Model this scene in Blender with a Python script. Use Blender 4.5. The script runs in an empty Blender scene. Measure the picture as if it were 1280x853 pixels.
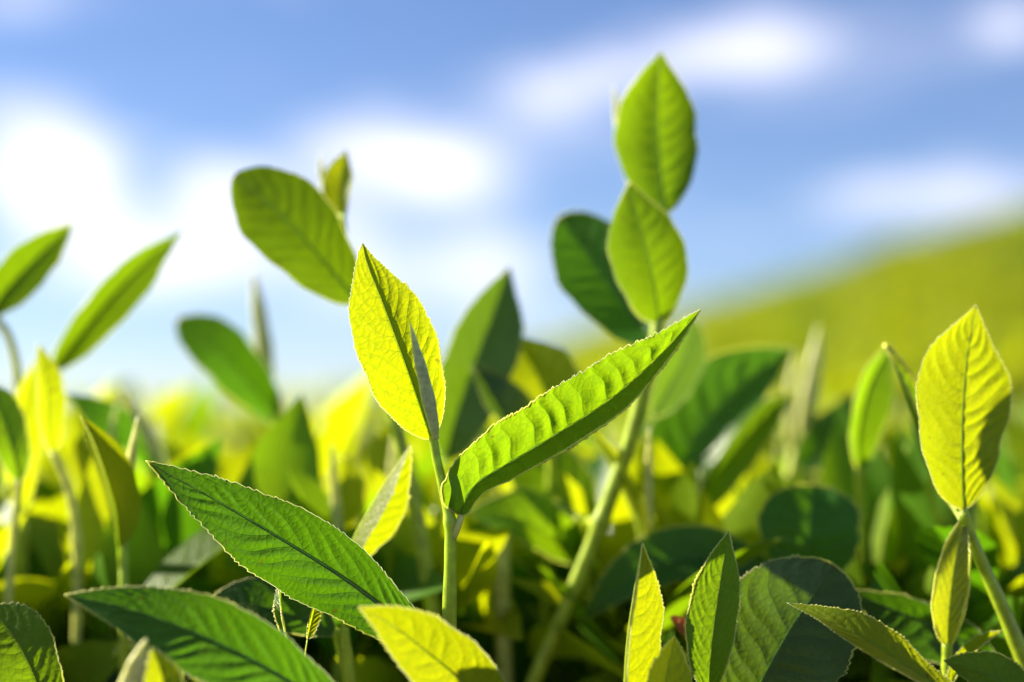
import bpy, math, random
import numpy as np

sc = bpy.context.scene
R = math.radians
rng = np.random.default_rng(7)
random.seed(7)

# ------------------------------------------------------------------ camera
W0, H0 = 1280.0, 853.0
LENS, SENSOR = 60.0, 36.0
FPX = W0 * LENS / SENSOR
ZCAM = 0.95
PITCH = math.atan(104 / FPX)
cam_d = bpy.data.cameras.new('camera'); cam = bpy.data.objects.new('camera', cam_d)
sc.collection.objects.link(cam); sc.camera = cam
cam.location = (0, 0, ZCAM); cam.rotation_euler = (math.pi / 2 + PITCH, 0, 0)
cam_d.lens = LENS; cam_d.sensor_width = SENSOR
cam_d.clip_start = 0.02; cam_d.clip_end = 6000
cam_d.dof.use_dof = True; cam_d.dof.focus_distance = 0.400; cam_d.dof.aperture_fstop = 4.3
cam_d.dof.aperture_blades = 0
CR = np.array([1.0, 0, 0]); CF = np.array([0, math.cos(PITCH), math.sin(PITCH)]); CU = np.array([0, -math.sin(PITCH), math.cos(PITCH)])
CAM = np.array([0, 0, ZCAM])
def P(px, py, d):
    return CAM + d * (CF + (px - W0 / 2) / FPX * CR + (H0 / 2 - py) / FPX * CU)
def V(x, y, z):            # picture axes (right, up, towards the camera) as a world direction
    v = x * CR + y * CU - z * CF
    return v / np.linalg.norm(v)

# ------------------------------------------------------------------ sky, sun, exposure
SUN_EL, SUN_AZ = 30.0, -71.0          # azimuth from +Y (view direction) towards +X
sd = np.array([math.sin(R(SUN_AZ)) * math.cos(R(SUN_EL)), math.cos(R(SUN_AZ)) * math.cos(R(SUN_EL)), math.sin(R(SUN_EL))])
w = bpy.data.worlds.new('World'); sc.world = w; w.use_nodes = True
nt = w.node_tree; nt.nodes.clear()
N = nt.nodes.new; L = nt.links.new
out = N('ShaderNodeOutputWorld'); bg = N('ShaderNodeBackground'); bg.inputs[1].default_value = 0.050
sky = N('ShaderNodeTexSky'); sky.sky_type = 'NISHITA'; sky.sun_disc = False
sky.sun_elevation = R(SUN_EL); sky.sun_rotation = R(SUN_AZ); sky.altitude = 1500; sky.air_density = 1.0; sky.dust_density = 0.1; sky.ozone_density = 3.0
tc = N('ShaderNodeTexCoord')
mp = N('ShaderNodeMapping'); mp.inputs['Scale'].default_value = (1.0, 1.0, 2.2)
mp.inputs['Location'].default_value = (0.37, 0.2, 0.0)
n1 = N('ShaderNodeTexNoise'); n1.inputs['Scale'].default_value = 10.0; n1.inputs['Detail'].default_value = 5; n1.inputs['Roughness'].default_value = 0.5; n1.inputs['Distortion'].default_value = 0.9
L(tc.outputs['Generated'], mp.inputs['Vector']); L(mp.outputs[0], n1.inputs['Vector'])
def dirof(px, py):
    v = P(px, py, 1.0) - CAM; return v / np.linalg.norm(v)
# cloud masses: (pixel centre, radius across, radius up, weight); everywhere else the noise alone decides
CLOUDS = [((60, 235), 62, 62, 0.51), ((50, 160), 80, 50, .22), ((150, 325), 80, 36, .32), ((275, 265), 60, 60, 0.41), ((250, 345), 80, 34, .16), ((545, 215), 70, 32, 0.45), ((440, 185), 70, 35, .25), ((520, 200), 150, 70, .16), ((330, 290), 280, 100, .13),
          ((560, 340), 95, 40, 0.37), ((620, 280), 60, 60, .18), ((985, 50), 110, 30, .36), ((720, 110), 80, 30, .32), ((860, 80), 160, 34, .30), ((1060, 245), 80, 28, .36), ((1200, 240), 80, 30, .44), ((1262, 30), 45, 28, .36), ((1000, 120), 90, 25, .14),
          ((5, 10), 50, 26, .26), ((400, 330), 60, 60, .10)]
CLEAR = [((250, 60), 260, 50, .12), ((640, 40), 240, 36, .14), ((930, 200), 130, 70, .10), ((1150, 140), 130, 40, .10), ((330, 430), 200, 50, .10), ((60, 420), 100, 40, .08), ((250, 180), 70, 40, .12)]
nw = N('ShaderNodeMapRange'); nw.clamp = False; L(n1.outputs['Fac'], nw.inputs[0]); nw.inputs[1].default_value = 0.2; nw.inputs[2].default_value = 0.8; nw.inputs[3].default_value = 0.25; nw.inputs[4].default_value = 0.75
acc = nw.outputs[0]
def blob(acc, c, rx, ry, wt):
    d0 = dirof(*c); rg = np.cross(d0, [0, 0, 1]); rg /= np.linalg.norm(rg); up = np.cross(rg, d0)
    def dot(v, s):
        a = N('ShaderNodeVectorMath'); a.operation = 'DOT_PRODUCT'; L(tc.outputs['Generated'], a.inputs[0]); a.inputs[1].default_value = v * s
        return a.outputs['Value']
    def m(op, a, b=None):
        k = N('ShaderNodeMath'); k.operation = op
        for i, q in enumerate((a, b)):
            if q is None: continue
            if isinstance(q, (int, float)): k.inputs[i].default_value = q
            else: L(q, k.inputs[i])
        return k.outputs[0]
    x = dot(rg, FPX / rx); y = dot(up, FPX / ry)
    r2 = m('ADD', m('MULTIPLY', x, x), m('MULTIPLY', y, y))
    front = m('GREATER_THAN', dot(d0, 1.0), 0.0)
    g = m('MULTIPLY', m('POWER', 2.718, m('MULTIPLY', r2, -0.7)), front)
    return m('ADD', acc, m('MULTIPLY', g, wt))
for c, rx, ry, wt in CLOUDS: acc = blob(acc, c, rx, ry, wt)
for c, rx, ry, wt in CLEAR: acc = blob(acc, c, rx, ry, -wt)
cr = N('ShaderNodeMapRange'); cr.interpolation_type = 'SMOOTHSTEP'; cr.inputs['From Min'].default_value = 0.44; cr.inputs['From Max'].default_value = 1.28
L(acc, cr.inputs['Value'])
mx = N('ShaderNodeMix'); mx.data_type = 'RGBA'; L(cr.outputs[0], mx.inputs[0]); sm = N('ShaderNodeMix'); sm.data_type = 'RGBA'; sm.blend_type = 'MULTIPLY'; sm.inputs[0].default_value = 1.0; L(sky.outputs[0], sm.inputs[6]); sm.inputs[7].default_value = (0.96, 0.97, 1.14, 1); L(sm.outputs[2], mx.inputs[6])
mx.inputs[7].default_value = (11.0, 10.7, 12.0, 1)
L(mx.outputs[2], bg.inputs[0]); L(bg.outputs[0], out.inputs[0])

sl = bpy.data.lights.new('sun', 'SUN'); sl.energy = 5.0; sl.angle = R(0.6); sl.color = (1.0, 0.92, 0.72)
so = bpy.data.objects.new('sun', sl); sc.collection.objects.link(so)
from mathutils import Vector
so.rotation_euler = Vector(sd).to_track_quat('Z', 'Y').to_euler()

sc.view_settings.view_transform = 'Standard'; sc.view_settings.look = 'None'
sc.view_settings.exposure = 1.40; sc.view_settings.gamma = 1.0; sc.view_settings.use_curve_mapping = False
sc.render.engine = 'CYCLES'
sc.cycles.use_denoising = True
sc.cycles.max_bounces = 10; sc.cycles.transmission_bounces = 8; sc.cycles.diffuse_bounces = 5; sc.cycles.glossy_bounces = 3
sc.cycles.sample_clamp_indirect = 6.0

# ------------------------------------------------------------------ materials
def mat_new(name):
    m = bpy.data.materials.new(name); m.use_nodes = True; m.node_tree.nodes.clear(); return m, m.node_tree
def leaf_material(name, base, base2, trans, vein, rough, tmix, bump=0.25, spec=0.5, vary=0.08):
    m, t = mat_new(name); N = t.nodes.new; L = t.links.new
    o = N('ShaderNodeOutputMaterial'); pr = N('ShaderNodeBsdfPrincipled'); tr = N('ShaderNodeBsdfTranslucent'); ms = N('ShaderNodeMixShader')
    uv = N('ShaderNodeUVMap'); uv.uv_map = 'vein'
    sp = N('ShaderNodeSeparateXYZ'); L(uv.outputs[0], sp.inputs[0])
    def M(op, a, b=None, c=None):
        k = N('ShaderNodeMath'); k.operation = op
        for i, q in enumerate((a, b, c)):
            if q is None: continue
            if isinstance(q, (int, float)): k.inputs[i].default_value = q
            else: L(q, k.inputs[i])
        return k.outputs[0]
    def MR(v, a, b, c=0.0, d=1.0):
        k = N('ShaderNodeMapRange'); k.interpolation_type = 'SMOOTHSTEP'; L(v, k.inputs[0]); k.inputs[1].default_value = a; k.inputs[2].default_value = b; k.inputs[3].default_value = c; k.inputs[4].default_value = d
        return k.outputs[0]
    tcn = N('ShaderNodeTexCoord')
    no = N('ShaderNodeTexNoise'); no.inputs['Scale'].default_value = 90; no.inputs['Detail'].default_value = 4; L(tcn.outputs['Object'], no.inputs['Vector'])
    nf = N('ShaderNodeTexNoise'); nf.inputs['Scale'].default_value = 900; nf.inputs['Detail'].default_value = 3; L(tcn.outputs['Object'], nf.inputs['Vector'])
    vo = N('ShaderNodeTexVoronoi'); vo.feature = 'DISTANCE_TO_EDGE'; vo.inputs['Scale'].default_value = 520; L(tcn.outputs['Object'], vo.inputs['Vector'])
    # side veins: thin lines where the vein coordinate is whole; fading at the margin
    at = M('ABSOLUTE', sp.outputs[1])
    qw = M('ADD', sp.outputs[0], M('MULTIPLY', M('SUBTRACT', no.outputs[0], 0.5), 0.25))
    fr = M('ABSOLUTE', M('SUBTRACT', M('FRACT', M('ADD', qw, 0.5)), 0.5))
    line = MR(fr, 0.0, 0.07, 1.0, 0.0)
    line = M('MULTIPLY', line, MR(at, 0.75, 1.0, 1.0, 0.0))
    rib = MR(at, 0.012, 0.055, 1.0, 0.0)
    net = MR(vo.outputs['Distance'], 0.0, 0.10, 0.45, 0.0)
    vn = M('MINIMUM', M('ADD', M('ADD', M('MULTIPLY', line, 0.55), M('MULTIPLY', rib, 0.9)), net), 1.0)
    ob = N('ShaderNodeObjectInfo')
    hs = N('ShaderNodeHueSaturation'); L(M('ADD', 0.5 - vary * 0.25, M('MULTIPLY', ob.outputs['Random'], vary * 0.5)), hs.inputs['Hue']); L(M('ADD', 1 - vary * 2, M('MULTIPLY', ob.outputs['Random'], vary * 4)), hs.inputs['Value'])
    def mix(f, a, b):
        k = N('ShaderNodeMix'); k.data_type = 'RGBA'
        for i, q in ((0, f), (6, a), (7, b)):
            if isinstance(q, tuple): k.inputs[i].default_value = (*q, 1)
            elif isinstance(q, (int, float)): k.inputs[i].default_value = q
            else: L(q, k.inputs[i])
        return k.outputs[2]
    c = mix(MR(no.outputs[0], 0.3, 0.7), base, base2)
    c = mix(M('MULTIPLY', vn, 0.75), c, vein)
    bl = N('ShaderNodeTexNoise'); bl.inputs['Scale'].default_value = 38; bl.inputs['Detail'].default_value = 3; L(tcn.outputs['Object'], bl.inputs['Vector'])
    sk = N('ShaderNodeTexNoise'); sk.inputs['Scale'].default_value = 420; sk.inputs['Detail'].default_value = 2; L(tcn.outputs['Object'], sk.inputs['Vector'])
    speck = M('MULTIPLY', MR(sk.outputs[0], 0.68, 0.74), MR(bl.outputs[0], 0.45, 0.60))
    c = mix(M('MULTIPLY', MR(bl.outputs[0], 0.35, 0.70), 0.45), c, tuple(min(1, x * y) for x, y in zip(base, (1.5, 1.2, 1.0))))
    al = N('ShaderNodeAttribute'); al.attribute_name = 'along'
    tipm = MR(M('ADD', al.outputs['Fac'], M('MULTIPLY', M('SUBTRACT', no.outputs[0], 0.5), 0.04)), 0.965, 1.0)
    speck = M('MAXIMUM', speck, tipm)
    c = mix(M('MULTIPLY', speck, 0.7), c, (0.16, 0.09, 0.02))
    L(c, hs.inputs['Color']); L(hs.outputs[0], pr.inputs['Base Color'])
    tcx = mix(M('MULTIPLY', MR(no.outputs[0], 0.25, 0.75), 0.35), trans, tuple(x * 0.72 for x in trans))
    tcx = mix(M('MULTIPLY', vn, 0.75), tcx, tuple(x * y for x, y in zip(trans, (0.42, 0.62, 0.8))))
    tcx = mix(MR(nf.outputs[0], 0.40, 0.75, 0.0, 0.45), tcx, tuple(x * y for x, y in zip(trans, (0.55, 0.72, 0.8))))
    tcx = mix(M('MULTIPLY', MR(bl.outputs[0], 0.35, 0.70), 0.40), tcx, tuple(x * y for x, y in zip(trans, (0.66, 0.80, 0.8))))
    tcx = mix(M('MULTIPLY', speck, 0.6), tcx, (0.16, 0.09, 0.01))
    hs2 = N('ShaderNodeHueSaturation'); L(tcx, hs2.inputs['Color']); L(M('ADD', 1 - vary * 1.5, M('MULTIPLY', ob.outputs['Random'], vary * 3)), hs2.inputs['Value'])
    L(hs2.outputs[0], tr.inputs['Color'])
    bm = N('ShaderNodeBump'); bm.inputs['Strength'].default_value = bump; bm.inputs['Distance'].default_value = 0.0004
    L(M('ADD', M('ADD', nf.outputs[0], M('MULTIPLY', M('MINIMUM', vo.outputs['Distance'], 0.2), 3.0)), M('MULTIPLY', line, -0.9)), bm.inputs['Height']); L(bm.outputs[0], pr.inputs['Normal']); L(bm.outputs[0], tr.inputs['Normal'])
    L(MR(nf.outputs[0], 0.3, 0.7, rough - 0.07, rough + 0.09), pr.inputs['Roughness'])
    pr.inputs['Specular IOR Level'].default_value = spec
    ms.inputs[0].default_value = tmix; L(pr.outputs[0], ms.inputs[1]); L(tr.outputs[0], ms.inputs[2]); L(ms.outputs[0], o.inputs[0])
    return m
def simple_leafy(name, base, trans, rough, tmix, spec=0.4, nscale=250, spread=0.5):
    m, t = mat_new(name); N = t.nodes.new; L = t.links.new
    o = N('ShaderNodeOutputMaterial'); pr = N('ShaderNodeBsdfPrincipled'); tr = N('ShaderNodeBsdfTranslucent'); ms = N('ShaderNodeMixShader')
    tcn = N('ShaderNodeTexCoord'); no = N('ShaderNodeTexNoise'); no.inputs['Scale'].default_value = nscale; no.inputs['Detail'].default_value = 4; L(tcn.outputs['Object'], no.inputs['Vector'])
    ra = N('ShaderNodeValToRGB'); ra.color_ramp.elements[0].position = 0.3; ra.color_ramp.elements[1].position = 0.7
    ra.color_ramp.elements[0].color = (*[x * (1 - spread * 0.5) for x in base], 1); ra.color_ramp.elements[1].color = (*[min(1, x * (1 + spread * 0.5)) for x in base], 1)
    L(no.outputs[0], ra.inputs[0]); L(ra.outputs[0], pr.inputs['Base Color']); pr.inputs['Roughness'].default_value = rough; pr.inputs['Specular IOR Level'].default_value = spec
    bm = N('ShaderNodeBump'); bm.inputs['Strength'].default_value = 0.2; bm.inputs['Distance'].default_value = 0.0003; L(no.outputs[0], bm.inputs['Height']); L(bm.outputs[0], pr.inputs['Normal'])
    pr.inputs['Subsurface Weight'].default_value = tmix; pr.inputs['Subsurface Radius'].default_value = tuple(0.3 + 0.9 * x for x in trans); pr.inputs['Subsurface Scale'].default_value = 0.0035
    t.nodes.remove(tr); t.nodes.remove(ms); L(pr.outputs[0], o.inputs[0])
    return m
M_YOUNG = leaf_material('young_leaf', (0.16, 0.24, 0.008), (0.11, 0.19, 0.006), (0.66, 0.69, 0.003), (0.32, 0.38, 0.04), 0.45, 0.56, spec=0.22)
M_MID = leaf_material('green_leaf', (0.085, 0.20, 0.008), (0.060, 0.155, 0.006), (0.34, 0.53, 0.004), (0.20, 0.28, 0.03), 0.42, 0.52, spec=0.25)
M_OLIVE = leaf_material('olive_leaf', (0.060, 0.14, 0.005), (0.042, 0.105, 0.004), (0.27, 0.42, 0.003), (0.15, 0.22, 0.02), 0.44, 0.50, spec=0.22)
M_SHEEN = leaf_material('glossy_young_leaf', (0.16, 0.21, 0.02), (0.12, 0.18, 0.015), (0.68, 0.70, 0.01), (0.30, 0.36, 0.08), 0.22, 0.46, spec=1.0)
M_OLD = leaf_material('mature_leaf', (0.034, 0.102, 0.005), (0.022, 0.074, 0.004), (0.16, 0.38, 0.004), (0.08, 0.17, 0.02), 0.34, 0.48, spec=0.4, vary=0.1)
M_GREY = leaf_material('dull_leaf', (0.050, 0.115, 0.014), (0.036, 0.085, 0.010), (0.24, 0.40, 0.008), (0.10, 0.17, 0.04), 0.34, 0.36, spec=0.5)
M_MARGIN = simple_leafy('leaf_margin', (0.50, 0.52, 0.06), (0.9, 0.9, 0.1), 0.35, 0.8)
M_RIB = simple_leafy('leaf_rib', (0.26, 0.34, 0.02), (0.5, 0.7, 0.03), 0.4, 0.7)
M_RIBO = simple_leafy('mature_rib', (0.12, 0.21, 0.03), (0.3, 0.5, 0.03), 0.4, 0.6)
M_STEM = simple_leafy('stem', (0.34, 0.43, 0.022), (0.6, 0.8, 0.05), 0.36, 0.7, 0.5, 300)
M_PALE = simple_leafy('pale_stem', (0.56, 0.58, 0.15), (0.8, 0.8, 0.2), 0.38, 0.6, 0.5, 300)
M_WOOD = simple_leafy('woody_stem', (0.09, 0.065, 0.03), (0.05, 0.04, 0.02), 0.7, 0.0, 0.2, 200, 1.0)
M_BUD = simple_leafy('downy_bud', (0.40, 0.48, 0.24), (0.6, 0.7, 0.3), 0.38, 0.6, 0.4, 700)
M_PALEBUD = simple_leafy('pale_bud', (0.58, 0.58, 0.20), (0.8, 0.8, 0.4), 0.4, 0.6, 0.5, 400)
M_DEAD = simple_leafy('withered', (0.55, 0.16, 0.03), (0.6, 0.2, 0.03), 0.6, 0.3, 0.3, 200)

# ------------------------------------------------------------------ mesh helpers
def link(name, verts, faces, mat, parent=None, origin=None, uv=None, smooth=True):
    verts = np.asarray(verts, float)
    if origin is not None: verts = verts - origin
    me = bpy.data.meshes.new(name); me.from_pydata(verts.tolist(), [], faces if isinstance(faces, list) else faces.tolist())
    if smooth: me.polygons.foreach_set('use_smooth', [True] * len(me.polygons))
    if uv is not None:
        lay = me.uv_layers.new(name='vein'); li = np.empty(len(me.loops), dtype=np.int32); me.loops.foreach_get('vertex_index', li)
        lay.data.foreach_set('uv', np.asarray(uv, np.float32)[li].ravel())
    me.materials.append(mat); me.update()
    o = bpy.data.objects.new(name, me); sc.collection.objects.link(o)
    if parent is not None: o.parent = parent
    return o
def tag(o, label, cat=None, group=None, kind=None):
    o['label'] = label
    if cat: o['category'] = cat
    if group: o['group'] = group
    if kind: o['kind'] = kind
def root_at(loc, label, group=None, name='tea_shoot', cat='tea shoot'):
    e = bpy.data.objects.new(name, None); e.empty_display_size = 0.01; sc.collection.objects.link(e)
    e.location = tuple(loc); tag(e, label, cat, group); e.matrix_world.translation = Vector(loc)
    return e
def spline(pts, n):
    """Catmull-Rom through pts, n samples evenly spaced along the arc."""
    p = np.asarray(pts, float)
    if len(p) == 2: return p[0] + np.linspace(0, 1, n)[:, None] * (p[1] - p[0])
    q = np.vstack([2 * p[0] - p[1], p, 2 * p[-1] - p[-2]]); res = []
    for i in range(1, len(q) - 2):
        t = np.linspace(0, 1, 40, endpoint=False)[:, None]
        a, b, c, d = q[i - 1], q[i], q[i + 1], q[i + 2]
        res.append(0.5 * ((2 * b) + (-a + c) * t + (2 * a - 5 * b + 4 * c - d) * t ** 2 + (-a + 3 * b - 3 * c + d) * t ** 3))
    res = np.vstack(res + [p[-1:]]); s = np.concatenate([[0], np.cumsum(np.linalg.norm(np.diff(res, axis=0), axis=1))])
    u = np.linspace(0, s[-1], n)
    return np.stack([np.interp(u, s, res[:, k]) for k in range(3)], 1)
def unit(a): return a / np.maximum(np.linalg.norm(a, axis=-1, keepdims=True), 1e-12)
def tangents(c): return unit(np.gradient(c, axis=0))
def tube(c, rad, sides=10, flat=1.0, ref=None, groove=0.0):
    """A capped sweep: c (n,3), rad (n,)."""
    T = tangents(c); ref = np.array([0.3, -1, 0.2]) if ref is None else np.asarray(ref, float)
    B = np.cross(T, ref); B = unit(B); Nn = np.cross(B, T)
    a = np.linspace(0, 2 * math.pi, sides, endpoint=False)
    rr = np.ones(sides) - groove * np.exp(-((a - math.pi * 0.55) / 0.45) ** 2)
    v = c[:, None] + rad[:, None, None] * rr[None, :, None] * (np.cos(a)[None, :, None] * B[:, None] + flat * np.sin(a)[None, :, None] * Nn[:, None])
    n = len(c); i = np.arange(n - 1)[:, None] * sides; j = np.arange(sides)[None]; k = (j + 1) % sides
    f = np.stack([i + j, i + sides + j, i + sides + k, i + k], -1).reshape(-1, 4).tolist()
    f.append(list(range(sides))); f.append([(n - 1) * sides + x for x in range(sides)][::-1])
    return v.reshape(-1, 3), f

def make_leaf(root, pts, wl, wr, nrm, fold=(20, 20), curl=(0, 0), ab=(0.6, 0.85), mat=M_YOUNG, hi=1, nrm2=None, nv=9, vk=0.1, quilt=0.0009,
              ruffle=0.0, teeth=38, tooth=0.0005, petiole=None, pmat=None, margin=0.00016, name='leaf', rim=True, phase=None, rims=(1, 1)):
    """Midrib through pts (metres, base to tip), half widths wl / wr, upper face towards nrm (turning to nrm2 at the tip).
    fold: each half's rise out of the flat at the midrib in degrees; curl: its further bend out to the margin."""
    rimw = lambda n: np.interp(np.arange(n), [0, n * .48, n * .52, n], [rims[0], rims[0], rims[1], rims[1]])
    org = np.array(root.location)
    nr = {2: teeth * 6 + 1, 1: teeth * 3 + 1, 0: 25}[hi]; nc = {2: 18, 1: 10, 0: 5}[hi]
    c = spline(pts, nr); T = tangents(c); v = np.linspace(0, 1, nr); Lg = np.sum(np.linalg.norm(np.diff(c, axis=0), axis=1))
    nn = np.asarray(nrm, float)[None] * (1 - v[:, None]) + (np.asarray(nrm if nrm2 is None else nrm2, float))[None] * v[:, None]
    Nn = unit(nn - np.sum(nn * T, 1, keepdims=True) * T); B = np.cross(T, Nn)
    a, b = ab; cc = 1.45 / b + 0.1; prof = np.clip(v, 1e-6, 1) ** a * np.clip(1 - v ** cc, 0, 1) ** (0.92 if b >= 0.6 else 0.66); prof = prof * (1 - (0.38 if b >= 0.6 else 0.12) * np.clip((v - 0.68) / 0.32, 0, 1) ** 1.3); prof = prof / prof.max()
    prof = np.maximum(prof, 0.0); ph = rng.uniform(0, 6) if phase is None else phase
    t = np.linspace(0, 1, nc + 1)
    X = {}; UV = {}; tamp = np.clip(rng.normal(0.85, 0.35, teeth), 0.1, 1.5)
    for s, ww, fo, cu in ((-1, wl, fold[0], curl[0]), (1, wr, fold[1], curl[1])):
        irr = 1 + 0.035 * np.sin(v * 11 + ph + s) + 0.02 * np.sin(v * 27 + ph * 2 + s)
        wv = ww * prof * irr
        vt = v + (0.35 * np.sin(v * 37 + ph) + 0.25 * np.sin(v * 71 + s)) / teeth; saw = (vt * teeth) % 1.0; tth = np.where(saw < 0.7, saw / 0.7, (1 - saw) / 0.3) if hi > 0 else np.zeros_like(v)
        tth = tth * tamp[np.minimum((v * teeth).astype(int), teeth - 1)]
        th = R(fo) + R(cu) * t
        dx = np.concatenate([[0], np.cumsum(np.cos((th[1:] + th[:-1]) / 2)) / nc]); dz = np.concatenate([[0], np.cumsum(np.sin((th[1:] + th[:-1]) / 2)) / nc])
        q = (v[:, None] + 0.012 * np.sin(v * 23 + ph * 3 + s)[:, None]) * nv - (vk + 0.06) * nv * (t[None] ** 1.2 + 0.5 * t[None] ** 4) + 0.3 * (s > 0) + 0.12 * np.sin(t * 7 + ph)[None]
        env = np.clip(t, 0, 1) ** 0.45 * np.clip(1 - t, 0, 1) ** 0.5 * 1.5
        h = quilt * 0.36 * (np.abs(np.sin(math.pi * q)) ** 1.1 - 0.5) * (1 + 0.35 * np.sin(v * 31 + ph))[:, None] * env[None] * np.minimum(1, prof * 1.6)[:, None]
        h = h + ruffle * np.sin(v * 9 + ph + s * 1.3)[:, None] * (t ** 2)[None] * prof[:, None]
        ex = np.zeros_like(t); ex[-1] = 1; ex[-2] = 0.25
        side = wv[:, None] * dx[None] + tooth * tth[:, None] * ex[None] * np.minimum(1, prof * 2.5)[:, None] * math.cos(th[-1])
        lift = wv[:, None] * dz[None] + h + tooth * tth[:, None] * ex[None] * np.minimum(1, prof * 2.5)[:, None] * math.sin(th[-1])
        X[s] = c[:, None] + s * side[..., None] * B[:, None] + lift[..., None] * Nn[:, None] + (tooth * 0.8 * tth[:, None] * ex[None])[..., None] * T[:, None]
        UV[s] = np.stack([q, np.broadcast_to(s * t[None], q.shape)], -1)
    G = np.concatenate([X[-1][:, ::-1], X[1][:, 1:]], 1); U = np.concatenate([UV[-1][:, ::-1], UV[1][:, 1:]], 1)
    m = G.shape[1]; i = np.arange(nr - 1)[:, None] * m; j = np.arange(m - 1)[None]
    f = np.stack([i + j, i + j + 1, i + m + j + 1, i + m + j], -1).reshape(-1, 4)
    lf = link(name, G.reshape(-1, 3), f, mat, root, org, U.reshape(-1, 2))
    ta = lf.data.attributes.new('along', 'FLOAT', 'POINT'); ta.data.foreach_set('value', np.repeat(v, m).astype(np.float32))
    young = mat in (M_YOUNG,)
    rr = Lg * 0.009 * (1 - 0.85 * v)
    vv, ff = tube(c[::3] - Nn[::3] * rr[::3, None] * 0.8 if hi else c - Nn * rr[:, None] * .8, rr[::3] if hi else rr, 6 if hi else 4, ref=np.mean(Nn, 0))
    link('midrib', vv, ff, M_RIB if young or mat is M_MID else M_RIBO, lf, org)
    if hi and rim:
        e = np.concatenate([G[:, 0], G[::-1, -1][1:]]); r = margin * np.clip(0.75 + 0.45 * np.sin(np.linspace(0, 9, len(e)) + ph) + 0.3 * np.sin(np.linspace(0, 31, len(e)) + ph * 2), 0.35, 1.5) * rimw(len(e))
        if hi == 2:
            tt = np.concatenate([tth, tth[::-1][1:]]); r = r * (0.85 + 0.15 * tt ** 3)
        vv, ff = tube(e, r, 5)
        link('margin', vv, ff, M_MARGIN, lf, org)
    if petiole is not None:
        pc = spline(petiole, 14); r0 = Lg * 0.0125
        vv, ff = tube(pc, np.linspace(r0 * 1.25, r0 * 0.8, 14), 10)
        link('petiole', vv, ff, pmat or M_STEM, lf, org)
    return lf
def make_stem(root, pts, rads, mat=M_STEM, name='stem', n=60, nodes=()):
    org = np.array(root.location); c = spline(pts, n); r = np.interp(np.linspace(0, 1, n), np.linspace(0, 1, len(rads)), rads)
    u = np.linspace(0, 1, n); r = r * (1 + 0.03 * np.sin(u * 40))
    for k in nodes: r = r * (1 + 0.28 * np.exp(-((u - k) / 0.02) ** 2))
    vv, ff = tube(c, r, 14); return link(name, vv, ff, mat, root, org)
def make_bud(root, pts, rad, mat=M_BUD, n=46, sides=16):
    org = np.array(root.location); c = spline(pts, n); u = np.linspace(0, 1, n)
    r = rad * np.clip((u / 0.38) ** 0.5 * ((1 - u) / 0.62) ** 0.8, 0.04, None) * (1 + 0.05 * np.sin(u * 21)); r[u < .38] = np.maximum(r[u < .38], rad * .55)
    vv, ff = tube(c, r, sides, flat=0.8, groove=0.22); return link('bud', vv, ff, mat, root, org)
def pp(pts): return [P(*p) for p in pts]
def px(n, d): return n * d / FPX          # a length of n pixels seen at depth d

def shoot(base, label, group=None):
    return root_at(P(*base), label, group)
def leafp(root, pts, wl, wr, nrm, nrm2=None, petiole=None, **k):
    d = float(np.mean([p[2] for p in pts]))
    return make_leaf(root, pp(pts), px(wl, d), px(wr, d), V(*nrm), nrm2=None if nrm2 is None else V(*nrm2), petiole=None if petiole is None else pp(petiole), **k)
def stemp(root, pts, wpx, **k):
    return make_stem(root, pp(pts), [px(a * 0.5, p[2]) for a, p in zip(wpx, pts)] if len(wpx) == len(pts) else [px(a * 0.5, pts[0][2]) for a in wpx], **k)
def budp(root, pts, wpx, **k):
    return make_bud(root, pp(pts), px(wpx * 0.5, pts[0][2]), **k)

# ------------------------------------------------------------------ the land
def canopy_z(x, y):
    """Top of the tea canopy: level round the camera, a hillside climbing to the right beyond a few metres."""
    x = np.asarray(x, float); y = np.asarray(y, float)
    yy = np.maximum(y, 0.5)
    e = 0.0375 * yy + 0.289 * x
    k = 0.02 * yy + 0.02
    e = 0.5 * (e + np.sqrt(e * e + k * k))           # no lower than level on the left
    s = np.clip((y - 2.0) / 30.0, 0, None); s = np.minimum(s, 1.0)
    s = s ** 0.55 * (1 - 0.15 * (1 - s))
    bump = 0.005 * np.clip(y - 4, 0, 60) * (np.sin(x * 0.62 + 0.8 * np.sin(y * 0.2)) * np.sin(y * 0.33 + 1) + 0.6 * np.sin(x * 1.7 + 1.3) * np.sin(y * 0.8)) * np.clip((x / yy + 0.1) / 0.1, 0, 1)
    far = np.clip((y - 45) / 120.0, 0, 1)
    return ZCAM - 0.040 + e * s * (1 - far * 0.75) + bump * (1 - far)
def hill_row(x, y): return np.sin((x * 0.55 - y * 0.8) * 3.0 + 0.9 * np.sin(x * 0.7) + 0.7 * np.sin(y * 0.45)) * (0.75 + 0.25 * np.sin(x * 2.3 + 1.0) * np.sin(y * 1.7))
def grid_sheet(name, ys, xs_of, zf, mat):
    vs = []; nx = 0
    for y in ys:
        xs = xs_of(y); nx = len(xs); vs.append(np.stack([xs, np.full(nx, y), zf(xs, np.full(nx, y))], 1))
    vs = np.vstack(vs); i = np.arange(len(ys) - 1)[:, None] * nx; j = np.arange(nx - 1)[None]
    f = np.stack([i + j, i + j + 1, i + nx + j + 1, i + nx + j], -1).reshape(-1, 4)
    return link(name, vs, f, mat)
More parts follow.
